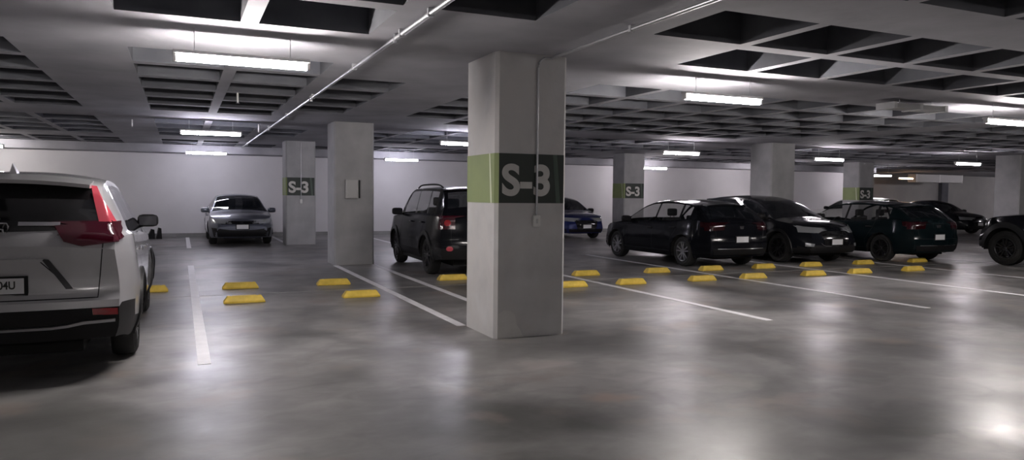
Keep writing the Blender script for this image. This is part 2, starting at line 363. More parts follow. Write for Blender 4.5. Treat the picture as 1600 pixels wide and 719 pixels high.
# sprinklers
def sprinkler(x, y, label):
    root = empty('sprinkler', (x, y, CZ), 0, label, 'sprinkler', 'small sprinkler heads under the ceiling')
    MB().tube([(0, 0, .02), (0, 0, -.14)], .014, 8).build('drop', M['box'], root, 40)
    MB().tube([(0, 0, -.14), (0, 0, -.15), (0, 0, -.155)], [.014, .03, .03], 12).build('deflector', M['chrome'], root, 40)
sprinkler(.8, 11.9, 'sprinkler head between the near and middle tube lights on the left')
sprinkler(1.6, 17.4, 'sprinkler head beside the long pipe on the left')
sprinkler(-.9, 17.4, 'sprinkler head left of the stacked tube lights')
sprinkler(-3.6, 15.0, 'sprinkler head above the silver SUV')
sprinkler(27.2, 17.2, 'sprinkler head near the right edge column')

# ------------------------------------------------------------------ floor markings and wheel stops
def line(x0, y0, x1, y1, label, mat='line', g=None):
    MB().box((x0, y0, .0), (x1, y1, .003)).build('parking_line', M[mat], label=label, cat='parking line', group=g)
w = .055
for x, y0, y1, lab in [(.18, 7.0, 16.5, 'white bay line running from beside the silver SUV toward the silver sedan'),
                       (2.95, 8.0, 15.62, 'white bay line from the near column to the second column'),
                       (3.75, 8.05, 16.4, 'white bay line passing beside the black boxy SUV'),
                       (6.62, 7.0, 16.5, 'white bay line right of the near column, nearest of the right ones'),
                       (9.47, 7.0, 16.5, 'white bay line in front of the black hatchback, second from the near column'),
                       (12.22, 7.0, 16.5, 'white bay line in front of the black crossover, third from the near column')]:
    line(x - w, y0, x + w, y1, lab)
line(14.95 - w, 7.0, 14.95 + w, 16.5, 'white bay line in front of the dark green hatchback')
line(17.7 - w, 7.0, 17.7 + w, 16.5, 'white bay line beside the big black off-roader')
line(.2 - w, 21.6, .2 + w, 26.6, 'short white bay line at the foot of the back wall beside the silver sedan')
line(2.86 - w, 23.05, 2.86 + w, 26.6, 'white bay line behind the far S-3 column')
line(5.9 - w, 21.6, 5.9 + w, 26.6, 'white bay line at the foot of the back wall behind the boxy SUV')
MB().box((-8, 11.63, 0), (17.6, 11.665, .0022)).build('parking_line', M['line2'], label='thin faint line crossing between the two rows of yellow wheel stops', cat='parking line')

def stop(x, y, label, ends=False):
    root = empty('wheel_stop', (x, y, 0), random.uniform(-.02, .02), label, 'wheel stop', 'yellow wheel stops')
    L, D, Hh = .54, .15, .10
    vs = []
    for sx in (-1, 1):
        for (yy, zz) in [(-D / 2, 0), (-D / 2, .03), (-D * .28, Hh), (D * .28, Hh), (D / 2, .03), (D / 2, 0)]:
            vs.append((sx * (L / 2 - (.05 if zz > .05 else 0)), yy, zz))
    fs = [(0, 1, 2, 3, 4, 5), (11, 10, 9, 8, 7, 6)] + [(i, i + 6, (i + 1) % 6 + 6, (i + 1) % 6) for i in range(6)]
    o = MB().add(vs, fs).build('block', M['stop'], root)
    bv = o.modifiers.new('b', 'BEVEL'); bv.width = .008; bv.segments = 2
    for sx in (-1, 1):
        MB().tube([(sx * .17, 0, Hh - .002), (sx * .17, 0, Hh + .004)], .014, 10).build('bolt', M['pvc'], root, 40)
near = [(.79, 'left of two before the silver sedan'), (2.40, 'right of two before the silver sedan'),
        (4.45, 'behind the near column'), (5.9, 'just right of the near column'),
        (7.06, 'left of two between near column and hatchback'), (8.57, 'beside the hatchback rear wheel'),
        (9.75, 'in line with the hatchback rear bumper'), (11.25, 'between hatchback and crossover'),
        (12.5, 'in front of the crossover nose'), (14.05, 'below the front wheel of the dark green hatchback')]
for x, s in near: stop(x, 10.76, 'near row yellow wheel stop, ' + s)
far = [(-.45, 'beside the silver SUV front wheel'), (.85, 'left one in the empty bay before the silver sedan'), (2.3, 'by the foot of the second column'),
       (4.38, 'behind the boxy SUV bumper'), (7.0, 'first right of the near column'), (8.62, 'before the hatchback side'),
       (9.95, 'behind the hatchback rear left wheel'), (11.35, 'behind the hatchback rear right wheel'),
       (12.7, 'under the crossover front'), (14.3, 'dim one right of the crossover'), (16.1, 'behind the dark green hatchback rear wheel')]
for x, s in far: stop(x, 12.36 if x < 5 else 12.22 , 'far row yellow wheel stop, ' + s)

# small unidentified dark shapes by the back wall, modelled as two wedges
root = empty('dark_floor_item', (-.95, 25.9, 0), .2, 'small black object standing at the foot of the back wall beyond the SUV mirror', 'unidentified')
MB().prism([(0, 0), (.22, 0), (.2, .3), (.12, .32), (.03, .12)], 'y', 0, .15).build('wedge', M['black'], root)
MB().prism([(.25, 0), (.42, 0), (.4, .34), (.33, .36), (.28, .1)], 'y', 0, .15).build('second_wedge', M['black'], root)

# ------------------------------------------------------------------ cars
def interp(pts):
    xs_ = [p[0] for p in pts]; ys_ = [p[1] for p in pts]; n = len(xs_)
    d = [(ys_[i + 1] - ys_[i]) / (xs_[i + 1] - xs_[i]) for i in range(n - 1)]
    m = [d[0]] + [0 if d[i - 1] * d[i] <= 0 else 2 * d[i - 1] * d[i] / (d[i - 1] + d[i]) for i in range(1, n - 1)] + [d[-1]]
    def fn(x):
        if x <= xs_[0]: return ys_[0]
        if x >= xs_[-1]: return ys_[-1]
        i = 0
        while x > xs_[i + 1]: i += 1
        h = xs_[i + 1] - xs_[i]; t = (x - xs_[i]) / h
        return (2 * t**3 - 3 * t**2 + 1) * ys_[i] + (t**3 - 2 * t**2 + t) * h * m[i] + (-2 * t**3 + 3 * t**2) * ys_[i + 1] + (t**3 - t**2) * h * m[i + 1]
    return fn
def sm(t): t = max(0, min(1, t)); return t * t * (3 - 2 * t)

class Car:
    def __init__(s, sp):
        s.sp = sp; s.L = sp['L']; s.hw = sp['W'] / 2
        s.top = interp(sp['top']); s.belt = interp(sp['belt'])
        s.rp = interp(sp.get('rprof', [(0, 0), (2, 0)])); s.fp = interp(sp.get('fprof', [(0, 0), (2, 0)]))
        s.zr = sp.get('rocker', .24); s.R = sp['R']; s.Ra = sp.get('Ra', sp['R'] + .05)
        s.tum = sp.get('tumble', .30); s.crown = sp.get('crown', .06); s.kr = sp.get('kr', .16); s.kf = sp.get('kf', .22)
        s.bul = sp.get('bulge', (.07, .14)); s.box = sp.get('boxy', 0)
    def wplan(s, t):
        w = s.hw; d0 = .75
        dr, df = t, s.L - t
        if dr < d0: w *= 1 - s.kr * (1 - dr / d0) ** 2.6
        if df < d0: w *= 1 - s.kf * (1 - df / d0) ** 2.4
        return w
    def side(s, t, z):            # half width of lower body at station t and height z
        w = s.wplan(t); zb = s.belt(t); q = (z - s.zr) / max(.2, zb - s.zr)
        g = 1 - .07 * max(0, (.22 - q) / .22) ** 1.6 - .045 * max(0, (q - .45) / .55) ** 1.8 + .008 * math.sin(max(0, min(1, (q - .3) / .5)) * PI)
        for c in s.sp['axles']:
            g += .014 * math.exp(-(((t - c) / (s.Ra * 1.25)) ** 4)) * (1 - sm((z - s.R * 1.6) / .3))
        return w * g
    def warp(s, p):               # p = (x, t, z) -> local
        x, t, z = p
        br = 1 - sm(t / .5); bf = 1 - sm((s.L - t) / .55)
        u = min(1, abs(x) / s.hw)
        return Vector((x, t - br * (s.rp(z) - s.bul[0] * u ** 2.5) + bf * (s.fp(z) - s.bul[1] * u ** 2.3) - s.L / 2, z))
    def zlow(s, t):
        z = s.zr
        z += .05 * (1 - sm(t / .5)) * s.sp.get('lip', 1) + .02 * (1 - sm((s.L - t) / .5))
        for c in s.sp['axles']:
            d = abs(t - c)
            if d < s.Ra: z = max(z, s.R + math.sqrt(s.Ra ** 2 - d * d))
        return z
    NA = [0, .05, .12, .2, .28, .36, .44, .52, .6, .68, .76, .84, .9, .95, 1]
    NB = [0, .07, .22, .4, .6, .78, .91, 1]
    NC = [0, .05, .1, .16, .26, .4, .55, .7, .85, 1]
    def section(s, t):
        zt = s.top(t); cr = s.crown; zb = min(s.belt(t), zt - cr * .55); zlo = min(s.zlow(t), zb - .01)
        zr_ = max(zb, zt - cr); Hh = zr_ - zb; P = []
        for q in s.NA:
            z = zlo + (zb - zlo) * q; P.append((s.side(t, z), t, z))
        wb = s.side(t, zb); ins = .03 * sm(Hh / .18)
        for q in s.NB[1:]:
            z = zb + Hh * q; P.append((wb - ins * min(1, q / .07) - s.tum * (z - zb) * (1 + .25 * q), t, z))
        wr = P[-1][0]
        for q in s.NC[1:]:
            y = wr * (1 - q); P.append((y, t, zr_ + (zt - zr_) * (1 - (1 - q) ** 2.4)))
        return P

def build_car(name, label, loc, rz, sp, cat='car', extra=None):
    cr = Car(sp); L = cr.L
    root = empty(name, loc, rz, label, cat)
    paint = sp['paint']
    keys = [0, L] + [v for w_ in sp['windows'] for v in w_] + list(sp['ws']) + list(sp['rg']) + list(sp['doors']) + [sp.get('hood', L - .1)]
    for c in sp['axles']: keys += [c - cr.Ra, c + cr.Ra] + [c + cr.Ra * math.cos(a * PI / 14) for a in range(1, 14)]
    st = sorted(set(round(k, 4) for k in keys)); st2 = [st[0]]
    for k in st[1:]:
        if k - st2[-1] > .012 or k in (L,) or any(abs(k - w_) < 1e-4 for w_ in sum([list(x) for x in sp['windows']], []) + list(sp['ws']) + list(sp['rg'])): st2.append(k)
    dense = [.015, .04, .07, .11, .16, .22, .3, .38] 
    add = dense + [L - d for d in dense] + [i * .06 for i in range(int(L / .06))]
    for a in add:
        if min(abs(a - k) for k in st2) > .018: st2.append(a)
    st = sorted(st2)
    S = [cr.section(t) for t in st]; n = len(S[0]); nA = len(cr.NA); nB = len(cr.NB) - 1
    bm_all = []           # (verts of quad, part)
    parts = {}
    def put(part, quad):
        parts.setdefault(part, MB()); q = [cr.warp(p) for p in quad]; parts[part].add(q, [tuple(range(len(q)))])
        bm_all.append(q)
    d0, d1, d2 = sp['doors']   # rear edge, b pillar, front edge
    ws, rg = sp['ws'], sp['rg']
    two = sp.get('twodoor', False)
    for i in range(len(st) - 1):
        tm = (st[i] + st[i + 1]) / 2
        for j in range(n - 1):
            a, b, c_, d = S[i][j], S[i][j + 1], S[i + 1][j + 1], S[i + 1][j]
            for sg in (1, -1):
                Q = [(p[0] * sg, p[1], p[2]) for p in (a, b, c_, d)]
                if sg < 0: Q = Q[::-1]
                part = 'body'
                if j < nA - 1:
                    rear_arch = sp['axles'][0] + cr.Ra
                    zz = (a[2] + b[2] + c_[2] + d[2]) / 4
                    if d0 < tm < d1 and j >= 1 and zz > cr.zr + .1: part = ('door', sg, 0)
                    elif d1 < tm < d2 and j >= 1 and zz > cr.zr + .1: part = ('door', sg, 1)
                    if sp.get('clad') and zz < (sp['cladend'] if tm < .36 and 'cladend' in sp else sp['clad']): part = 'cladding'
                elif j < nA - 1 + nB:
                    q = j - (nA - 1)
                    wi = [k for k, w_ in enumerate(sp['windows']) if w_[0] < tm < w_[1]]
                    Hh = a and (S[i][nA - 1 + nB][2] - S[i][nA - 1][2])
                    if wi and 1 <= q <= nB - 2: part = ('side_window', sg, wi[0])
                    elif sp['windows'][0][0] < tm < sp['windows'][-1][1] and 1 <= q <= nB - 2: part = ('window_pillar', sg, sum(1 for w_ in sp['windows'] if w_[0] < tm))
                else:
                    q = j - (nA - 1) - nB
                    if ws[0] < tm < ws[1] and q >= 1: part = 'windshield'
                    elif rg[0] < tm < rg[1] and q >= sp.get('rgm', 2): part = 'rear_window'
                    elif tm > ws[1] + .03 and tm < sp.get('hood', L - .1) and q >= 1: part = 'hood'
                if max((Vector(Q[0]) - Vector(Q[2])).length, (Vector(Q[1]) - Vector(Q[3])).length) < 1e-4: continue
                put(part, Q)
    for e, i in ((0, 0), (1, len(st) - 1)):   # end faces
        nw = 24
        part = 'tailgate' if e == 0 else 'front_bumper'
        for j in range(n - 1):
            (xa, ta, za), (xb_, tb, zb_) = S[i][j], S[i][j + 1]
            for k in range(nw):
                u0, u1 = 1 - 2 * k / nw, 1 - 2 * (k + 1) / nw
                Q = [(xa * u0, ta, za), (xb_ * u0, tb, zb_), (xb_ * u1, tb, zb_), (xa * u1, ta, za)]
                if abs(za - zb_) < 1e-5: continue
                pr = part
                zm = (za + zb_) / 2
                if sp.get('clad') and zm < sp.get('cladend', sp['clad']): pr = 'cladding'
                elif e == 0 and zm < sp.get('bumpz', .62): pr = 'rear_bumper'
                put(pr, Q)
    mats = {'windshield': M['glassclear'] if sp.get('clear') else M['glass'], 'rear_window': M['gloss'] if sp.get('blackrear') else M['glass'], 'window_pillar': M['gloss'], 'cladding': M['black']}
    names = {'rear_window': 'rear_window'}
    doors = {}
    for p in list(parts):
        if isinstance(p, tuple) and p[0] == 'door':
            doors[p] = parts[p].build('door', paint, root, 35)
    for p, mb_ in parts.items():
        if isinstance(p, tuple):
            if p[0] == 'window_pillar': mb_.build('window_pillar', M['gloss'], root, 40)
            if p[0] == 'side_window': mb_.build('side_window', M['glassclear'] if sp.get('clear') else M['glass'], root, 40)
        else: mb_.build(p, mats.get(p, paint), root, 35)
    # raycast tree
    vv = [v for q in bm_all for v in q]; ff = []; k = 0
    for q in bm_all: ff.append(tuple(range(k, k + len(q)))); k += len(q)
    bvh = BVHTree.FromPolygons(vv, ff)
    def cast(o, d):
        h = bvh.ray_cast(Vector(o), Vector(d).normalized())
        return (h[0], h[1]) if h[0] is not None else (None, None)
    def hit(view, u, z):
        if view == 'rear': h, nn = cast((u, -L, z), (0, 1, 0)); dd = Vector((0, -1, 0))
        elif view == 'front': h, nn = cast((u, L, z), (0, -1, 0)); dd = Vector((0, 1, 0))
        elif view == 'right': h, nn = cast((3, u - L / 2, z), (-1, 0, 0)); dd = Vector((1, 0, 0))
        elif view == 'left': h, nn = cast((-3, u - L / 2, z), (1, 0, 0)); dd = Vector((-1, 0, 0))
        elif view == 'top': h, nn = cast((u, z - L / 2, 4), (0, 0, -1)); dd = Vector((0, 0, 1))
        if h is None: return None, None
        if nn.dot(dd) < 0: nn = -nn
        return h, nn
    def patch(mb_, view, topl, botl, off=.006, n_=14, m_=5):
        tf = pline(topl); bf_ = pline(botl); G = []
        for a in range(n_ + 1):
            row = []
            for b in range(m_ + 1):
                p, q = tf(a / n_), bf_(a / n_); u = p[0] + (q[0] - p[0]) * b / m_; z = p[1] + (q[1] - p[1]) * b / m_
                h, nn = hit(view, u, z)
                row.append((h, nn) if h else None)
            G.append(row)
        vs, idx = [], {}
        for a in range(n_ + 1):
            for b in range(m_ + 1):
                if G[a][b]:
                    h, nn = G[a][b]; edge = a in (0, n_) or b in (0, m_)
                    idx[a, b] = len(vs); vs.append(h + nn * off)
        fs = []
        for a in range(n_):
            for b in range(m_):
                k4 = [(a, b), (a + 1, b), (a + 1, b + 1), (a, b + 1)]
                if all(x in idx for x in k4):
                    P4 = [vs[idx[x]] for x in k4]
                    if max((P4[i_] - P4[(i_ + 1) % 4]).length for i_ in range(4)) < .35: fs.append(tuple(idx[x] for x in k4))
        # skirt to the surface
        ring = [(a, 0) for a in range(n_)] + [(n_, b) for b in range(m_)] + [(a, m_) for a in range(n_, 0, -1)] + [(0, b) for b in range(m_, 0, -1)]
        base = {}
        for x in ring:
            if x in idx: base[x] = len(vs); vs.append(G[x[0]][x[1]][0] - G[x[0]][x[1]][1] * .004)
        for i_ in range(len(ring)):
            x, y = ring[i_], ring[(i_ + 1) % len(ring)]
            if x in base and y in base and (vs[base[x]] - vs[base[y]]).length < .3: fs.append((idx[x], idx[y], base[y], base[x]))
        mb_.add(vs, fs); return mb_
    def ribbon(mb_, view, pts, w_=.008, off=.0015, step=.04):
        P = []
        for i_ in range(len(pts) - 1):
            a, b = Vector(pts[i_]), Vector(pts[i_ + 1]); k_ = max(1, int((b - a).length / step))
            P += [a + (b - a) * (t_ / k_) for t_ in range(k_)]
        P.append(Vector(pts[-1])); prev = None
        for i_, p in enumerate(P):
            dd = (P[min(i_ + 1, len(P) - 1)] - P[max(i_ - 1, 0)]).normalized(); pr = Vector((-dd.y, dd.x)) * w_ / 2
            A = hit(view, *(p + pr)); B = hit(view, *(p - pr))
            cur = (A[0] + A[1] * off, B[0] + B[1] * off) if A[0] and B[0] else None
            if prev and cur and (prev[0] - cur[0]).length < .2: mb_.add([prev[0], prev[1], cur[1], cur[0]], [(0, 1, 2, 3)])
            prev = cur
    # seams of doors, hood, tailgate
    sm_ = MB()
    for v in ('left', 'right'):
        zl = cr.zr + .12
        ra, fa = sp['axles']
        z1 = lambda t: min(cr.belt(t), cr.top(t) - cr.crown) - .005
        ribbon(sm_, v, [(d1, zl), (d1, z1(d1))]); ribbon(sm_, v, [(d2, zl), (d2, z1(d2))])
        if not two:
            xx = max(d0, ra); ribbon(sm_, v, [(ra + cr.Ra + .03, zl), (ra + cr.Ra + .05, zl + .2), (ra + .22, cr.R + cr.Ra + .12), (d0, z1(d0))])
        ribbon(sm_, v, [(ra + cr.Ra + .04, zl), (fa - cr.Ra - .04, zl)])
    sm_.build('door_seam', M['black'], root)
    # door handles
    for p, dobj in doors.items():
        sg = p[1]; t = (d0 if p[2] == 0 else d1) + .12; v = 'right' if sg > 0 else 'left'
        if p[2] == 0: t = d0 + .16
        h, nn = hit(v, t, cr.belt(t) - .13)
        if h:
            mb_ = MB(); x = h.x + sg * .022
            mb_.box((min(x - .012, x + .012), h.y - .09, h.z - .015), (max(x - .012, x + .012), h.y + .09, h.z + .015), bev=.008)
            mb_.box((min(h.x, x), h.y - .075, h.z - .01), (max(h.x, x), h.y - .055, h.z + .01)); mb_.box((min(h.x, x), h.y + .055, h.z - .01), (max(h.x, x), h.y + .075, h.z + .01))
            mb_.build('door_handle', sp.get('handle', paint), dobj, 40)
    # mirrors
    tmir = sp.get('mir', ws[0] + (ws[1] - ws[0]) * .72); zm = min(cr.belt(tmir), cr.top(tmir) - .03) + .07 + sp.get('mirdz', 0); mx_ = .10 - sp.get('mirdx', 0)
    for sg in (-1, 1):
        wb = cr.side(tmir, zm - .07); bm = bmesh.new(); bmesh.ops.create_cube(bm, size=1)
        bmesh.ops.subdivide_edges(bm, edges=bm.edges, cuts=3, use_grid_fill=True)
        for v in bm.verts:
            q = v.co * 2; r = (abs(q.x) ** 4 + abs(q.y) ** 4 + abs(q.z) ** 4) ** .25; q = q / max(r, .01)
            if q.y > 0: q.x *= 1 - .25 * q.y; q.z *= 1 - .2 * q.y
            v.co = Vector((sg * (wb + mx_) + q.x * .115, tmir - L / 2 + q.y * .075 - .02, zm + .01 + q.z * .075))
        mb_ = MB(); bm.verts.index_update(); mb_.add([v.co[:] for v in bm.verts], [[v.index for v in f.verts] for f in bm.faces]); bm.free()
        mb_.tube([(sg * (wb - .06), tmir - L / 2 + .02, zm - .05), (sg * (wb + .03), tmir - L / 2, zm - .03)], [.03, .025], 8)
        mo = mb_.build('side_mirror', sp.get('mirmat', M['black']), root, 60)
        MB().box((sg * (wb + mx_) - .095, tmir - L / 2 - .099, zm - .045), (sg * (wb + mx_) + .095, tmir - L / 2 - .092, zm + .065), bev=.003).build('mirror_glass', M['mirror'], mo)
    # wheels
    tw = sp.get('tw', .21)
    for c in sp['axles']:
        for sg in (-1, 1):
            xo = sg * (cr.hw - .035); xi = xo - sg * tw; y = c - L / 2; r = cr.R; rr = r * sp.get('rimf', .68)
            w1 = MB(); e = sg
            prof = [(0, rr - .01), (.01 * -e, rr + .01), (.0 * e, rr + .03), (.008 * e, rr + (r - rr) * .5), (-.004 * e, r - .03), (-.02 * e, r - .008), (-.045 * e, r), (-tw * e * .5, r + .002), (-(tw - .045) * e, r), (-(tw - .01) * e, r - .02), (-tw * e, rr)]
            w1.lathe(prof, 40, c=(xo, y, r))
            for gx in (.3, .5, .7):
                pass
            wo = w1.build('wheel', M['rubber'], root, 35)
            rm = MB(); rm.lathe([(-.012 * e, rr + .005), (-.004 * e, rr - .004), (-.012 * e, rr - .022), (-.05 * e, rr - .03), (-.16 * e, rr - .03)], 36, c=(xo, y, r))
            ns = sp.get('spokes', 5)
            for k in range(ns):
                a = 2 * PI * k / ns + .3; u = Vector((0, math.cos(a), math.sin(a))); w_ = Vector((0, -math.sin(a), math.cos(a)))
                for off_ in ((-.28, .28) if sp.get('dspoke', True) else (0,)):
                    c0 = Vector((xo - e * .03, y, r)) + u * .03 + w_ * off_ * .03; c1 = Vector((xo - e * .014, y, r)) + u * (rr - .012) + w_ * off_ * .17
                    h0, h1 = .016, .013
                    if not sp.get('dspoke', True): h0, h1 = .035, .03
                    dx = Vector((e * .012, 0, 0)); vs = [c0 + w_ * h0 + dx, c0 - w_ * h0 + dx, c0 - w_ * h0 - dx * 2, c0 + w_ * h0 - dx * 2, c1 + w_ * h1 + dx, c1 - w_ * h1 + dx, c1 - w_ * h1 - dx * 2, c1 + w_ * h1 - dx * 2]
                    rm.add(vs, [(0, 1, 2, 3), (4, 7, 6, 5), (0, 4, 5, 1), (1, 5, 6, 2), (2, 6, 7, 3), (3, 7, 4, 0)])
            rm.lathe([(-.02 * e + e * .012, .001), (-.02 * e + e * .012, .03), (-.02 * e, .05), (-.06 * e, .055)], 20, c=(xo, y, r))
            rm.build('rim', sp.get('rim', M['alloy']), wo, 30)
            MB().lathe([(-.07 * e, .001), (-.07 * e, rr * .72), (-.09 * e, rr * .72), (-.09 * e, .001)], 28, c=(xo, y, r)).build('brake_disc', M['alloyd'], wo, 30)
            # arch liner
            al = MB(); n2 = 22; vs = []; 
            for k in range(n2 + 1):
                a = -.12 + (PI + .24) * k / n2
                vs += [(sg * (cr.side(c, .5) - .02), y + (cr.Ra - .004) * math.cos(a), r + (cr.Ra - .004) * math.sin(a)), (sg * (cr.hw - .38), y + (cr.Ra - .004) * math.cos(a), r + (cr.Ra - .004) * math.sin(a))]
            fs = [(2 * k, 2 * k + 1, 2 * k + 3, 2 * k + 2) for k in range(n2)]; fs.append(tuple(range(1, 2 * n2 + 2, 2)))
            al.add(vs, fs); al.build('wheel_liner', M['under'], root)
            if sp.get('archtrim'):
                at = MB(); n2 = 24; wd_ = sp['archtrim']; vs = []
                for k in range(n2 + 1):
                    a = -.25 + (PI + .5) * k / n2
                    for rr_, o_ in ((cr.Ra - .01, .004), (cr.Ra - .004, .022), (cr.Ra + wd_, .018), (cr.Ra + wd_ + .008, 0)):
                        yy = y + rr_ * math.cos(a); zz = max(cr.zr - .01, r + rr_ * math.sin(a)); t = yy + L / 2
                        h, nn = hit('right' if sg > 0 else 'left', max(.02, min(L - .02, t)), max(zz, cr.zr + .02))
                        xx = abs(h.x) if h and abs(h.x) > cr.hw * .75 else cr.side(t, max(zz, cr.zr))
                        # inside the arch opening a ray goes through; use the analytic side
                        if rr_ < cr.Ra: xx = cr.side(t, zz)
                        vs.append((sg * (xx + o_), yy, zz))
                fs = [(4 * k + q, 4 * k + q + 1, 4 * k + 5 + q, 4 * k + 4 + q) for k in range(n2) for q in range(3)]
                at.add(vs, fs).build('arch_trim', M['black'], root, 40)
    # underbody and cabin floor
    ra, fa = sp['axles']
    mb_ = MB(); mb_.box((-cr.hw + .4, -L / 2 + .25, .19), (cr.hw - .4, L / 2 - .3, .42))
    mb_.box((-cr.hw + .09, ra + cr.Ra + .02 - L / 2, .2), (cr.hw - .09, fa - cr.Ra - .02 - L / 2, .34))
    mb_.build('underbody', M['under'], root)
    zf = cr.belt(L / 2) - .06
    MB().box((-cr.hw + .13, -L / 2 + .35, .42), (cr.hw - .13, ws[0] - L / 2 + .25, .5)).build('cabin_floor', M['under'], root)
    if sp.get('seats', True):
        def seat(x, t, w_, hz, heads):
            b = MB(); y = t - L / 2; z0 = .5
            b.box((x - w_ / 2, y, z0), (x + w_ / 2, y + .48, z0 + .16), bev=.04)
            k = len(b.v); b.box((x - w_ / 2, y - .08, z0 + .1), (x + w_ / 2, y + .05, hz), bev=.04)
            for i_ in range(k, len(b.v)):
                v = b.v[i_]; b.v[i_] = (v[0], v[1] - .22 * (v[2] - z0) , v[2])
            so = b.build('seat', M['seat'], root, 50)
            for hx in heads:
                hb = MB(); yy = y - .22 * (hz - z0) - .02
                hb.box((hx - .12, yy - .05, hz + .03), (hx + .12, yy + .05, hz + .2), bev=.035)
                hb.tube([(hx - .05, yy, hz - .05), (hx - .05, yy, hz + .06)], .008, 6); hb.tube([(hx + .05, yy, hz - .05), (hx + .05, yy, hz + .06)], .008, 6)
                hb.build('headrest', M['seat'], so, 50)
        roof = cr.top((ws[0] + rg[1]) / 2); hz = roof - .42
        seat(-.37, d1 + .1, .48, hz, [-.37]); seat(.37, d1 + .1, .48, hz, [.37]); seat(0, max(d0 - .05, ra + .0) , 1.25, hz - .02, [-.38, .38])
        td = ws[0] + (ws[1] - ws[0]) * .75 - L / 2
        MB().box((-cr.hw + .14, td - .25, .62), (cr.hw - .14, td + .1, min(cr.belt(td + L / 2), cr.top(td + L / 2)) - .08), bev=.04).build('dashboard', M['seat'], root)
        sw = MB(); cx = (-.37, td - .38, cr.belt(L / 2) - .08); pts = [(cx[0] + .18 * math.cos(a), cx[1] - .05 * math.sin(a), cx[2] + .17 * math.sin(a)) for a in [2 * PI * k / 20 for k in range(21)]]
        sw.tube(pts, .014, 6); sw.build('steering_wheel', M['black'], root, 40)
    # lights etc
    for nm, mat, defs in sp.get('patches', []):
        for d in defs:         # each definition is a list of patches making one light
            mb_ = MB()
            for (view, tl, bl, off) in d: patch(mb_, view, tl, bl, off)
            if mb_.f: mb_.build(nm, mat, root, 40)
    sb = MB()
    for view, pts in sp.get('lines', []): ribbon(sb, view, pts)
    if sb.f: sb.build('panel_seam', M['black'], root)
    # plate
    for view, u, z, tilt in sp.get('plates', []):
        h, nn = hit(view, u, z)
        if h:
            sgn = -1 if view == 'rear' else 1; y = h.y + sgn * .018
            fr = MB(); fr.box((u - .185, min(y, y - sgn * .012), z - .076), (u + .185, max(y, y - sgn * .012), z + .076), bev=.004)
            fo = fr.build('plate_frame', M['black'], root)
            yy = y + sgn * .003
            MB().box((u - .158, min(yy, yy - sgn * .004), z - .06), (u + .158, max(yy, yy - sgn * .004), z + .06)).build('license_plate', M['plate'], fo)
            txt = sp.get('platetext')
            if txt and view == 'rear': text_mesh(txt, .085, 'plate_characters', M['ink'], fo, (u + .045, yy - .002, z + .004), (PI / 2, 0, 0), .0008, .002, sx=.8)
    if sp.get('rails'):
        a, b = sp['rails']
        for sg in (-1, 1):
            pts = []
            for k in range(13):
                t = a + (b - a) * k / 12; zt = cr.top(t); S_ = cr.section(t)[nA - 1 + nB]
                lift = .045 * (1 - abs(2 * k / 12 - 1) ** 6) + .0
                pts.append((sg * (S_[0] - .07), t - L / 2, S_[2] + .035 + lift))
            MB().tube(pts, .016, 8).build('roof_rail', sp.get('railmat', M['black']), root, 50)
    if sp.get('fin'):
        t = sp['fin']; zt = cr.top(t)
        MB().add([(-.03, t - L / 2 + .16, zt - .01), (.03, t - L / 2 + .16, zt - .01), (.03, t - L / 2, zt - .01), (-.03, t - L / 2, zt - .01), (0, t - L / 2 + .02, zt + .085), (0, t - L / 2 - .02, zt + .085)],
                 [(0, 1, 2, 3), (0, 4, 1), (1, 4, 5, 2), (2, 5, 3), (3, 5, 4, 0)]).build('antenna_fin', paint, root)
    if sp.get('spoiler'):
        t0, t1, zz, wdt = sp['spoiler']
        b = MB(); n2 = 12; vs = []
        for k in range(n2 + 1):
            u = -1 + 2 * k / n2; x = u * wdt; zc = cr.top(t1) - .02 - .035 * u * u * 1.3
            y0 = t0 - L / 2 + .05 * u * u; y1 = t1 - L / 2
            vs += [(x, y1, zc + .022), (x, y0, zz - .035 * u * u), (x, y0 + .01, zz - .03 - .035 * u * u), (x, y1, zc - .03)]
        fs = [(4 * k + q, 4 * k + (q + 1) % 4, 4 * k + 4 + (q + 1) % 4, 4 * k + 4 + q) for k in range(n2) for q in range(4)] + [(0, 1, 2, 3), (4 * n2 + 3, 4 * n2 + 2, 4 * n2 + 1, 4 * n2)]
        b.add(vs, fs).build('rear_spoiler', sp.get('spoilmat', paint), root, 40)
    if extra: extra(root, cr, hit, patch, ribbon)
    return root

def pline(pts):
    pts = [Vector(p) for p in pts]; ls = [0]
    for i in range(len(pts) - 1): ls.append(ls[-1] + (pts[i + 1] - pts[i]).length)
    def fn(t):
        d = t * ls[-1]
        for i in range(len(pts) - 1):
            if d <= ls[i + 1] + 1e-9: return pts[i] + (pts[i + 1] - pts[i]) * ((d - ls[i]) / max(1e-9, ls[i + 1] - ls[i]))
        return pts[-1]
    return fn
def mir(view, tl, bl, off=.008):
    """the same patch on both sides of the car"""
    if view in ('rear', 'front'):
        return [[(view, tl, bl, off)], [(view, [(-u, z) for u, z in tl], [(-u, z) for u, z in bl], off)]]
    return [[('right', tl, bl, off)], [('left', tl, bl, off)]]
def both(d, *more):          # join several patches into one lamp per side
    a = [mir(*x) for x in (d,) + more]
    return [sum([x[0] for x in a], []), sum([x[1] for x in a], [])]

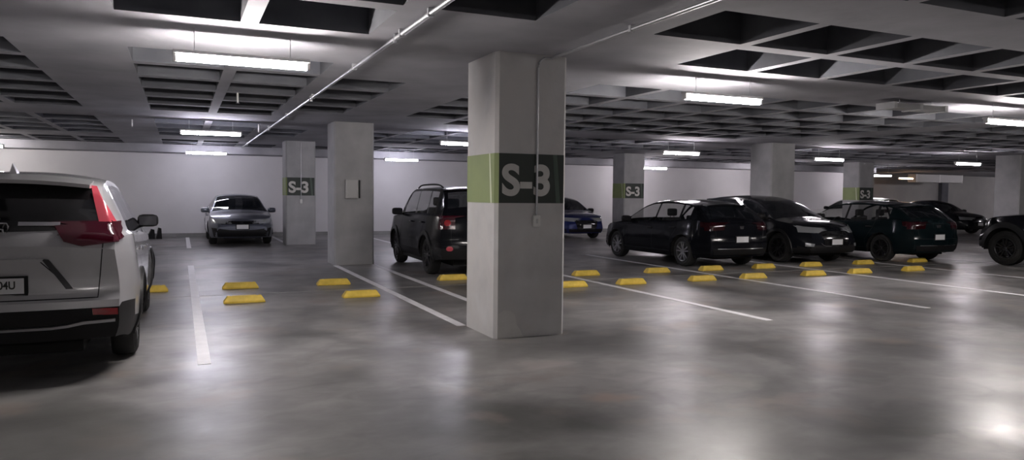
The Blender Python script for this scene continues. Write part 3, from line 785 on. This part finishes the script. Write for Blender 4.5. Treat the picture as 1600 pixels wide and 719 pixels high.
def carpaint(name, col, metal=.6, rough=.32):
    return pm(name, col, rough, metal, 1.0)
P_SILVER = carpaint('silver_paint', (.50, .50, .52), .4, .38)
P_BLACK = pm('black_paint', (.006, .0065, .009), .14, 0, .1, spec=.12)
P_BLACK2 = pm('black_metallic_paint', (.008, .009, .012), .14, 0, .1, spec=.12)
P_GREEN = pm('blackish_green_paint', (.005, .010, .012), .14, 0, .1, spec=.12)
P_BLUE = carpaint('deep_blue_paint', (.006, .014, .10), .3, .3)
P_GREYBLUE = carpaint('grey_blue_silver_paint', (.11, .12, .155), .5, .35)
P_WHITE = carpaint('white_paint', (.85, .85, .83), .0, .35)

# -- silver SUV seen from behind, nearest on the left
SUV = dict(L=4.6, W=1.86, R=.355, Ra=.405, axles=(.98, 3.64), rocker=.27, paint=P_SILVER, tumble=.33, crown=.07, kr=.13, kf=.2, bulge=(.085, .16),
    top=[(0, 1.08), (.03, 1.16), (.07, 1.25), (.12, 1.33), (.2, 1.45), (.29, 1.565), (.4, 1.625), (.7, 1.66), (1.3, 1.685), (2.1, 1.67), (2.65, 1.59), (3.05, 1.37), (3.5, 1.09), (3.6, 1.05), (4.2, .97), (4.45, .88), (4.57, .74), (4.6, .62)],
    belt=[(0, 1.12), (.4, 1.15), (1.2, 1.10), (2.5, 1.04), (3.5, 1.0), (4.2, .9), (4.6, .62)],
    rprof=[(.2, -.08), (.4, -.01), (.52, .035), (.62, .04), (.68, .0), (.85, -.012), (1.0, .015), (1.15, .02), (1.25, -.01), (1.35, 0)],
    fprof=[(.2, -.05), (.5, .05), (.75, .03), (1.0, -.02)],
    ws=(2.68, 3.52), rg=(.085, .33), rgm=2, blackrear=True, windows=[(.62, 1.18), (1.24, 2.12), (2.18, 3.28)], doors=(1.2, 2.15, 3.3), hood=4.45,
    clad=.44, cladend=.60, archtrim=.055, bumpz=.66, handle=M['chrome'], fin=.62, mirmat=M['black'], mirdx=.06, mirdz=.07,
    rim=M['alloy'], platetext='04U', plates=[('rear', 0.005, .775, 0)],
    spoiler=(.14, .5, 1.60, .60),
    patches=[
        ('garnish', M['gloss'], [[('rear', [(-.58, 1.27), (0, 1.275), (.58, 1.27)], [(-.58, 1.205), (0, 1.19), (.58, 1.205)], .008)]]),
        ('chrome_strip', M['chrome'], [[('rear', [(.12, 1.262), (.40, 1.258)], [(.12, 1.232), (.40, 1.23)], .014)], [('rear', [(-.40, 1.258), (-.12, 1.262)], [(-.40, 1.23), (-.12, 1.232)], .014)]]),
        ('tail_light', M['reddark'], both(('rear', [(.36, 1.23), (.60, 1.255), (.80, 1.26)], [(.43, 1.11), (.55, 1.07), (.80, 1.10)], .016), ('right', [(.03, 1.26), (.2, 1.27), (.34, 1.24)], [(.03, 1.10), (.2, 1.13), (.34, 1.2)], .014))),
        ('tail_light_upper', M['redbright'], mir('rear', [(.595, 1.55), (.635, 1.545)], [(.665, 1.255), (.775, 1.255)], .014)),
        ('reflector', M['red'], mir('rear', [(.62, .575), (.80, .568)], [(.625, .525), (.80, .518)], .014)),
        ('skid_strip', M['alloy'], [[('rear', [(-.78, .485), (-.5, .475), (-.42, .445), (.42, .445), (.5, .475), (.78, .485)], [(-.78, .462), (-.5, .452), (-.42, .425), (.42, .425), (.5, .452), (.78, .462)], .016)]]),
        ('headlight', M['lens'], both(('front', [(.45, .86), (.85, .9)], [(.45, .76), (.85, .78)], .008))),
        ('grille', M['black'], [[('front', [(-.42, .82), (.42, .82)], [(-.4, .62), (.4, .62)], .008)]]),
    ],
    lines=[('rear', [(-.70, 1.09), (-.66, .66), (.66, .66), (.70, 1.09)]), ('rear', [(-.27, .96), (.27, .96), (.47, .74)]), ('rear', [(-.27, .96), (-.47, .74)])])
def suv_extra(root, cr, hit, patch, ribbon):
    # recess lip around the plate, badges, wiper and exhaust details
    b = MB(); patch(b, 'rear', [(-.30, .985), (.30, .985)], [(-.26, .945), (.26, .945)], .022); b.build('tailgate_lip', P_SILVER, root, 40)
    for sg in (-1, 1):
        b = MB(); patch(b, 'rear', [(sg * .28, .985), (sg * .33, .975)], [(sg * .44, .735), (sg * .49, .735)], .016); b.build('tailgate_crease', M['alloyd'], root, 40)
    b = MB(); patch(b, 'rear', [(-.5, .715), (.5, .715)], [(-.52, .70), (.52, .70)], .012); b.build('tailgate_ledge', P_SILVER, root, 40)
    h, nn = hit('rear', 0, 1.215)
    b = MB(); y = h.y - .022; z = 1.215     # emblem: rounded square ring with two uprights and a bar
    ring = [(-.052, .045), (.052, .045), (.062, .02), (.048, -.045), (-.048, -.045), (-.062, .02)]
    ring3 = [(x, y, z + q) for x, q in ring]; b.tube(ring3 + [ring3[0]], .006, 6)
    for sx in (-1, 1): b.tube([(sx * .034, y, z + .04), (sx * .024, y, z), (sx * .03, y, z - .04)], .0075, 6)
    b.tube([(-.024, y, z), (.024, y, z)], .0065, 6); b.build('emblem', M['chrome'], root, 40)
    b = MB(); b.tube([(0, hit('rear', 0, 1.3)[0].y - .02, 1.29), (-.2, hit('rear', -.2, 1.33)[0].y - .015, 1.33), (-.34, hit('rear', -.34, 1.36)[0].y - .012, 1.36)], .009, 6); b.build('rear_wiper', M['black'], root)
build_car('suv', 'silver SUV seen from behind at the left edge, nearest vehicle', (-1.275, 6.77 + 2.3, 0), 0, SUV, extra=suv_extra)

# -- generic shapes -----------------------------------------------------------
def hatch(paint, **k):
    d = dict(L=4.35, W=1.80, R=.325, Ra=.37, axles=(.86, 3.50), rocker=.2, paint=paint, tumble=.38, crown=.06, kr=.17, kf=.24, bulge=(.13, .17),
        top=[(0, .93), (.04, 1.0), (.12, 1.07), (.45, 1.27), (.62, 1.355), (.95, 1.42), (1.6, 1.455), (2.1, 1.44), (2.5, 1.35), (3.05, 1.07), (3.3, .965), (3.9, .87), (4.2, .76), (4.32, .66), (4.35, .55)],
        belt=[(0, .98), (.5, 1.02), (1.2, .96), (2.6, .91), (3.4, .87), (4.0, .78), (4.35, .55)],
        rprof=[(.2, -.08), (.35, .02), (.55, .05), (.68, .02), (.8, .015), (1., 0)], fprof=[(.2, -.04), (.4, .05), (.62, .04), (.9, -.02)],
        ws=(2.38, 3.22), rg=(.14, .58), windows=[(.68, 1.0), (1.08, 1.92), (1.98, 2.98)], doors=(1.02, 1.95, 3.02), hood=4.2, bumpz=.6, spoiler=(.42, .72, 1.36, .52), fin=None,
        rim=M['alloy'], plates=[('rear', 0, .62, 0), ('front', 0, .45, 0)],
        patches=[('tail_light', M['redblack'], both(('rear', [(.42, .93), (.78, .96)], [(.45, .82), (.80, .80)], .012), ('right', [(.03, .97), (.32, .98)], [(.03, .82), (.3, .88)], .01))),
                 ('lower_diffuser', M['black'], [[('rear', [(-.7, .42), (.7, .42)], [(-.66, .3), (.66, .3)], .01)]]),
                 ('chrome_strip', M['chrome'], [[('rear', [(-.6, .435), (.6, .435)], [(-.6, .42), (.6, .42)], .016)]]),
                 ('emblem', M['chrome'], [[('rear', [(-.06, .9), (.06, .9)], [(-.04, .84), (.04, .84)], .014)]]),
                 ('headlight', M['lens'], both(('front', [(.42, .70), (.80, .76)], [(.45, .61), (.80, .63)], .01), ('right', [(3.95, .76), (4.3, .72)], [(4.1, .7), (4.3, .62)], .008))),
                 ('grille', M['gloss'], [[('front', [(-.45, .66), (.45, .66)], [(-.36, .36), (.36, .36)], .008)]]),
                 ('lower_intake', M['black'], [[('front', [(-.75, .36), (.75, .36)], [(-.7, .25), (.7, .25)], .01)]]),
                 ],
        lines=[('rear', [(-.66, .92), (-.6, .58), (.6, .58), (.66, .92)])])
    d.update(k); return d
def cuv(paint, **k):
    d = hatch(paint, L=4.3, W=1.78, R=.345, Ra=.395, rocker=.25, axles=(.82, 3.42),
        top=[(0, 1.0), (.04, 1.07), (.12, 1.16), (.4, 1.38), (.55, 1.48), (.9, 1.535), (1.6, 1.56), (2.1, 1.54), (2.5, 1.45), (3.05, 1.17), (3.28, 1.05), (3.85, .97), (4.15, .87), (4.27, .75), (4.3, .6)],
        belt=[(0, 1.05), (.5, 1.1), (1.2, 1.06), (2.6, 1.0), (3.4, .96), (4.0, .86), (4.3, .6)],
        clad=.40, cladend=.44, archtrim=.05, spoiler=(.36, .66, 1.49, .52), rim=M['alloyd'])
    d['plates'] = [('rear', 0, .72, 0), ('front', 0, .52, 0)]
    d['patches'] = [('tail_light', M['redblack'], both(('rear', [(.42, 1.03), (.78, 1.05)], [(.45, .93), (.80, .9)], .012), ('right', [(.03, 1.05), (.32, 1.06)], [(.03, .92), (.3, .97)], .01))),
                 ('headlight', M['lens'], both(('front', [(.44, .80), (.80, .88)], [(.47, .72), (.80, .73)], .01), ('right', [(3.85, .88), (4.25, .82)], [(4.0, .8), (4.25, .72)], .008))),
                 ('fog_light', M['lens'], mir('front', [(.6, .48), (.74, .5)], [(.62, .42), (.74, .42)], .012)),
                 ('grille', M['gloss'], [[('front', [(-.42, .76), (.42, .76)], [(-.34, .44), (.34, .44)], .008)]]),
                 ('grille_trim', M['chrome'], [[('front', [(-.44, .5), (-.36, .44), (.36, .44), (.44, .5)], [(-.44, .48), (-.35, .42), (.35, .42), (.44, .48)], .016)]]),
                 ('lower_intake', M['black'], [[('front', [(-.7, .4), (.7, .4)], [(-.66, .3), (.66, .3)], .01)]])]
    d.update(k); return d
def sedan(paint, **k):
    d = hatch(paint, L=4.3, W=1.76,
        top=[(0, .9), (.04, .96), (.12, 1.0), (.45, 1.04), (.62, 1.07), (.95, 1.22), (1.3, 1.36), (1.7, 1.44), (2.1, 1.45), (2.5, 1.37), (3.05, 1.07), (3.3, .97), (3.9, .87), (4.2, .76), (4.27, .66), (4.3, .55)],
        belt=[(0, .95), (.5, .98), (1.2, .95), (2.6, .91), (3.4, .87), (4.0, .78), (4.3, .55)], axles=(.86, 3.46), spoiler=None,
        rg=(.66, 1.42), windows=[(1.2, 1.9), (1.96, 2.98)])
    d.update(k); return d

# silver sedan facing the camera by the back wall
sd = sedan(P_GREYBLUE, mirmat=P_GREYBLUE)
sd['patches'] = [p for p in sd['patches'] if p[0] not in ('grille', 'lower_intake')] + [
    ('grille', M['gloss'], [[('front', [(-.62, .69), (.62, .69)], [(-.56, .60), (.56, .60)], .008)]]),
    ('lower_intake', M['black'], [[('front', [(-.8, .5), (-.3, .44), (.3, .44), (.8, .5)], [(-.74, .25), (.74, .25)], .01)]])]
sd['plates'] = [('front', 0, .53, 0)]
build_car('sedan', 'silver grey sedan facing the camera by the back wall', (1.60, 22.3 + 2.15, 0), PI, sd)

# blue sedan by the back wall right of the near column
build_car('sedan', 'deep blue sedan by the back wall, partly hidden by the near column', (12.72, 22.2 + 2.15, 0), PI, sedan(P_BLUE, rim=M['alloyd']))

# black boxy SUV
boxy = hatch(P_BLACK, L=4.24, W=1.80, R=.35, Ra=.405, axles=(.80, 3.37), rocker=.28, tumble=.2, crown=.05, kr=.10, kf=.16, bulge=(.05, .1),
    top=[(0, 1.08), (.03, 1.17), (.08, 1.28), (.2, 1.55), (.28, 1.62), (.5, 1.655), (1.3, 1.67), (2.2, 1.66), (2.5, 1.6), (2.95, 1.27), (3.1, 1.13), (3.7, 1.07), (4.1, 1.0), (4.21, .9), (4.24, .75)],
    belt=[(0, 1.1), (.6, 1.11), (2.6, 1.08), (3.3, 1.02), (4.0, .96), (4.24, .75)],
    ws=(2.46, 3.06), rg=(.085, .22), windows=[(.42, .88), (.95, 1.75), (1.81, 2.72)], doors=(.92, 1.78, 2.76), hood=4.1, clad=.46, cladend=.56, archtrim=.07,
    spoiler=(.12, .42, 1.63, .62), rails=(.5, 2.3), rim=M['alloyd'], fin=None, clear=True, mirmat=M['black'])
boxy['plates'] = [('rear', 0, .78, 0)]
boxy['patches'] = [('tail_light', M['reddark'], both(('rear', [(.55, 1.12), (.8, 1.12)], [(.55, .88), (.8, .88)], .018), ('right', [(.02, 1.12), (.12, 1.12)], [(.02, .88), (.12, .88)], .016))),
    ('tail_light_core', M['red'], mir('rear', [(.63, 1.02), (.66, 1.05), (.72, 1.05), (.75, 1.02)], [(.63, .97), (.66, .94), (.72, .94), (.75, .97)], .03)),
    ('rear_fog_light', M['redbright'], mir('rear', [(.60, .545), (.63, .57), (.69, .57), (.72, .545)], [(.60, .51), (.63, .49), (.69, .49), (.72, .51)], .018)),
    ('headlight', M['lens'], mir('front', [(.5, .95), (.74, .95)], [(.5, .75), (.74, .75)], .01)),
    ('grille', M['gloss'], [[('front', [(-.45, .93), (.45, .93)], [(-.45, .78), (.45, .78)], .01)]]),
    ('tailgate_handle', M['chrome'], [[('rear', [(-.3, .93), (.3, .93)], [(-.3, .905), (.3, .905)], .018)]])]
boxy['lines'] = [('rear', [(-.62, 1.1), (-.62, .62), (.62, .62), (.62, 1.1)])]
build_car('compact_suv', 'black boxy SUV with roof rails, half hidden behind the near column', (5.17, 12.62 + 2.12, 0), -.045, boxy)

# black hatchback (rear three quarter view)
build_car('hatchback', 'black hatchback seen from its rear left, first right of the near column', (10.80, 12.32 + 2.17, 0), 0, hatch(P_BLACK, clear=True, handle=M['black']))
# black crossover nose out
build_car('crossover', 'black crossover parked nose toward the camera behind the black hatchback', (13.55, 12.35 + 2.15, 0), PI, cuv(P_BLACK2))
# dark green hatch
build_car('hatchback', 'blackish green hatchback between the black crossover and the off-roader', (16.25, 11.85 + 2.17, 0), 0, hatch(P_GREEN, clear=True, handle=M['black'], rim=M['alloyd'], L=4.4))
# white car by the back wall
build_car('crossover', 'white car beside the farthest green-banded column', (27.75, 24.2, 0), 0, cuv(P_WHITE, L=4.3))
# dark car by the far wall
build_car('sedan', 'dark sedan in the far right background behind the dark hatchback', (31.3, 20.9 + 2.15, 0), PI, sedan(P_BLACK2, rim=M['alloyd']))

# off-roader at right edge
jeep = hatch(P_BLACK, L=4.4, W=1.87, R=.40, Ra=.475, axles=(.85, 3.72), rocker=.38, tumble=.15, crown=.05, kr=.08, kf=.16, bulge=(.05, .08),
    top=[(0, 1.15), (.03, 1.3), (.1, 1.6), (.2, 1.74), (.5, 1.79), (2.2, 1.79), (2.5, 1.72), (2.8, 1.42), (2.95, 1.27), (3.6, 1.2), (4.2, 1.12), (4.36, 1.0), (4.4, .8)],
    belt=[(0, 1.18), (2.6, 1.18), (3.3, 1.14), (4.1, 1.06), (4.4, .8)],
    ws=(2.46, 2.92), rg=(.035, .16), windows=[(.35, .95), (1.05, 1.75), (1.82, 2.62)], doors=(1.0, 1.78, 2.68), hood=4.2, clad=.55, cladend=.62, archtrim=.12,
    spoiler=None, rim=M['alloyd'], fin=None, dspoke=True, mirmat=M['black'], tw=.26, rimf=.6)
jeep['plates'] = []; jeep['lines'] = []
jeep['patches'] = [('tail_light', M['reddark'], mir('rear', [(.6, 1.1), (.8, 1.1)], [(.6, .85), (.8, .85)], .02)),
    ('headlight', M['lens'], mir('front', [(.45, 1.0), (.68, 1.0)], [(.45, .78), (.68, .78)], .01)), ('grille', M['gloss'], [[('front', [(-.4, .98), (.4, .98)], [(-.4, .72), (.4, .72)], .01)]])]
build_car('off_road_vehicle', 'black off-roader with large tyres cut by the right edge of the view', (18.2, 9.42, 0), 0, jeep)


# ------------------------------------------------------------------ camera
f = 1160.; pitch = math.atan(55.5 / f); roll = math.radians(.57); yaw = math.atan(519. / math.hypot(f, 55.5))
F = Vector((math.sin(yaw) * math.cos(pitch), math.cos(yaw) * math.cos(pitch), -math.sin(pitch)))
R = Vector((math.cos(yaw), -math.sin(yaw), 0)); U = R.cross(F)
c, s = math.cos(roll), math.sin(roll)
R2 = R * c + U * s; U2 = U * c - R * s
cd = bpy.data.cameras.new('camera'); cam = bpy.data.objects.new('camera', cd); C.objects.link(cam)
cam.matrix_world = Matrix(((R2.x, U2.x, -F.x, 0), (R2.y, U2.y, -F.y, 0), (R2.z, U2.z, -F.z, 1.52), (0, 0, 0, 1)))
cd.sensor_width = 36; cd.lens = f * 36 / 1600; cd.clip_end = 200; cd.clip_start = .05
sc = bpy.context.scene; sc.camera = cam
wd = bpy.data.worlds.new('world'); wd.use_nodes = True; sc.world = wd
wd.node_tree.nodes['Background'].inputs[0].default_value = (.5, .5, .6, 1); wd.node_tree.nodes['Background'].inputs[1].default_value = 0.0
sc.view_settings.view_transform = 'Standard'; sc.view_settings.look = 'None'; sc.view_settings.gamma = 1; sc.view_settings.use_curve_mapping = False
sc.view_settings.exposure = 1.0
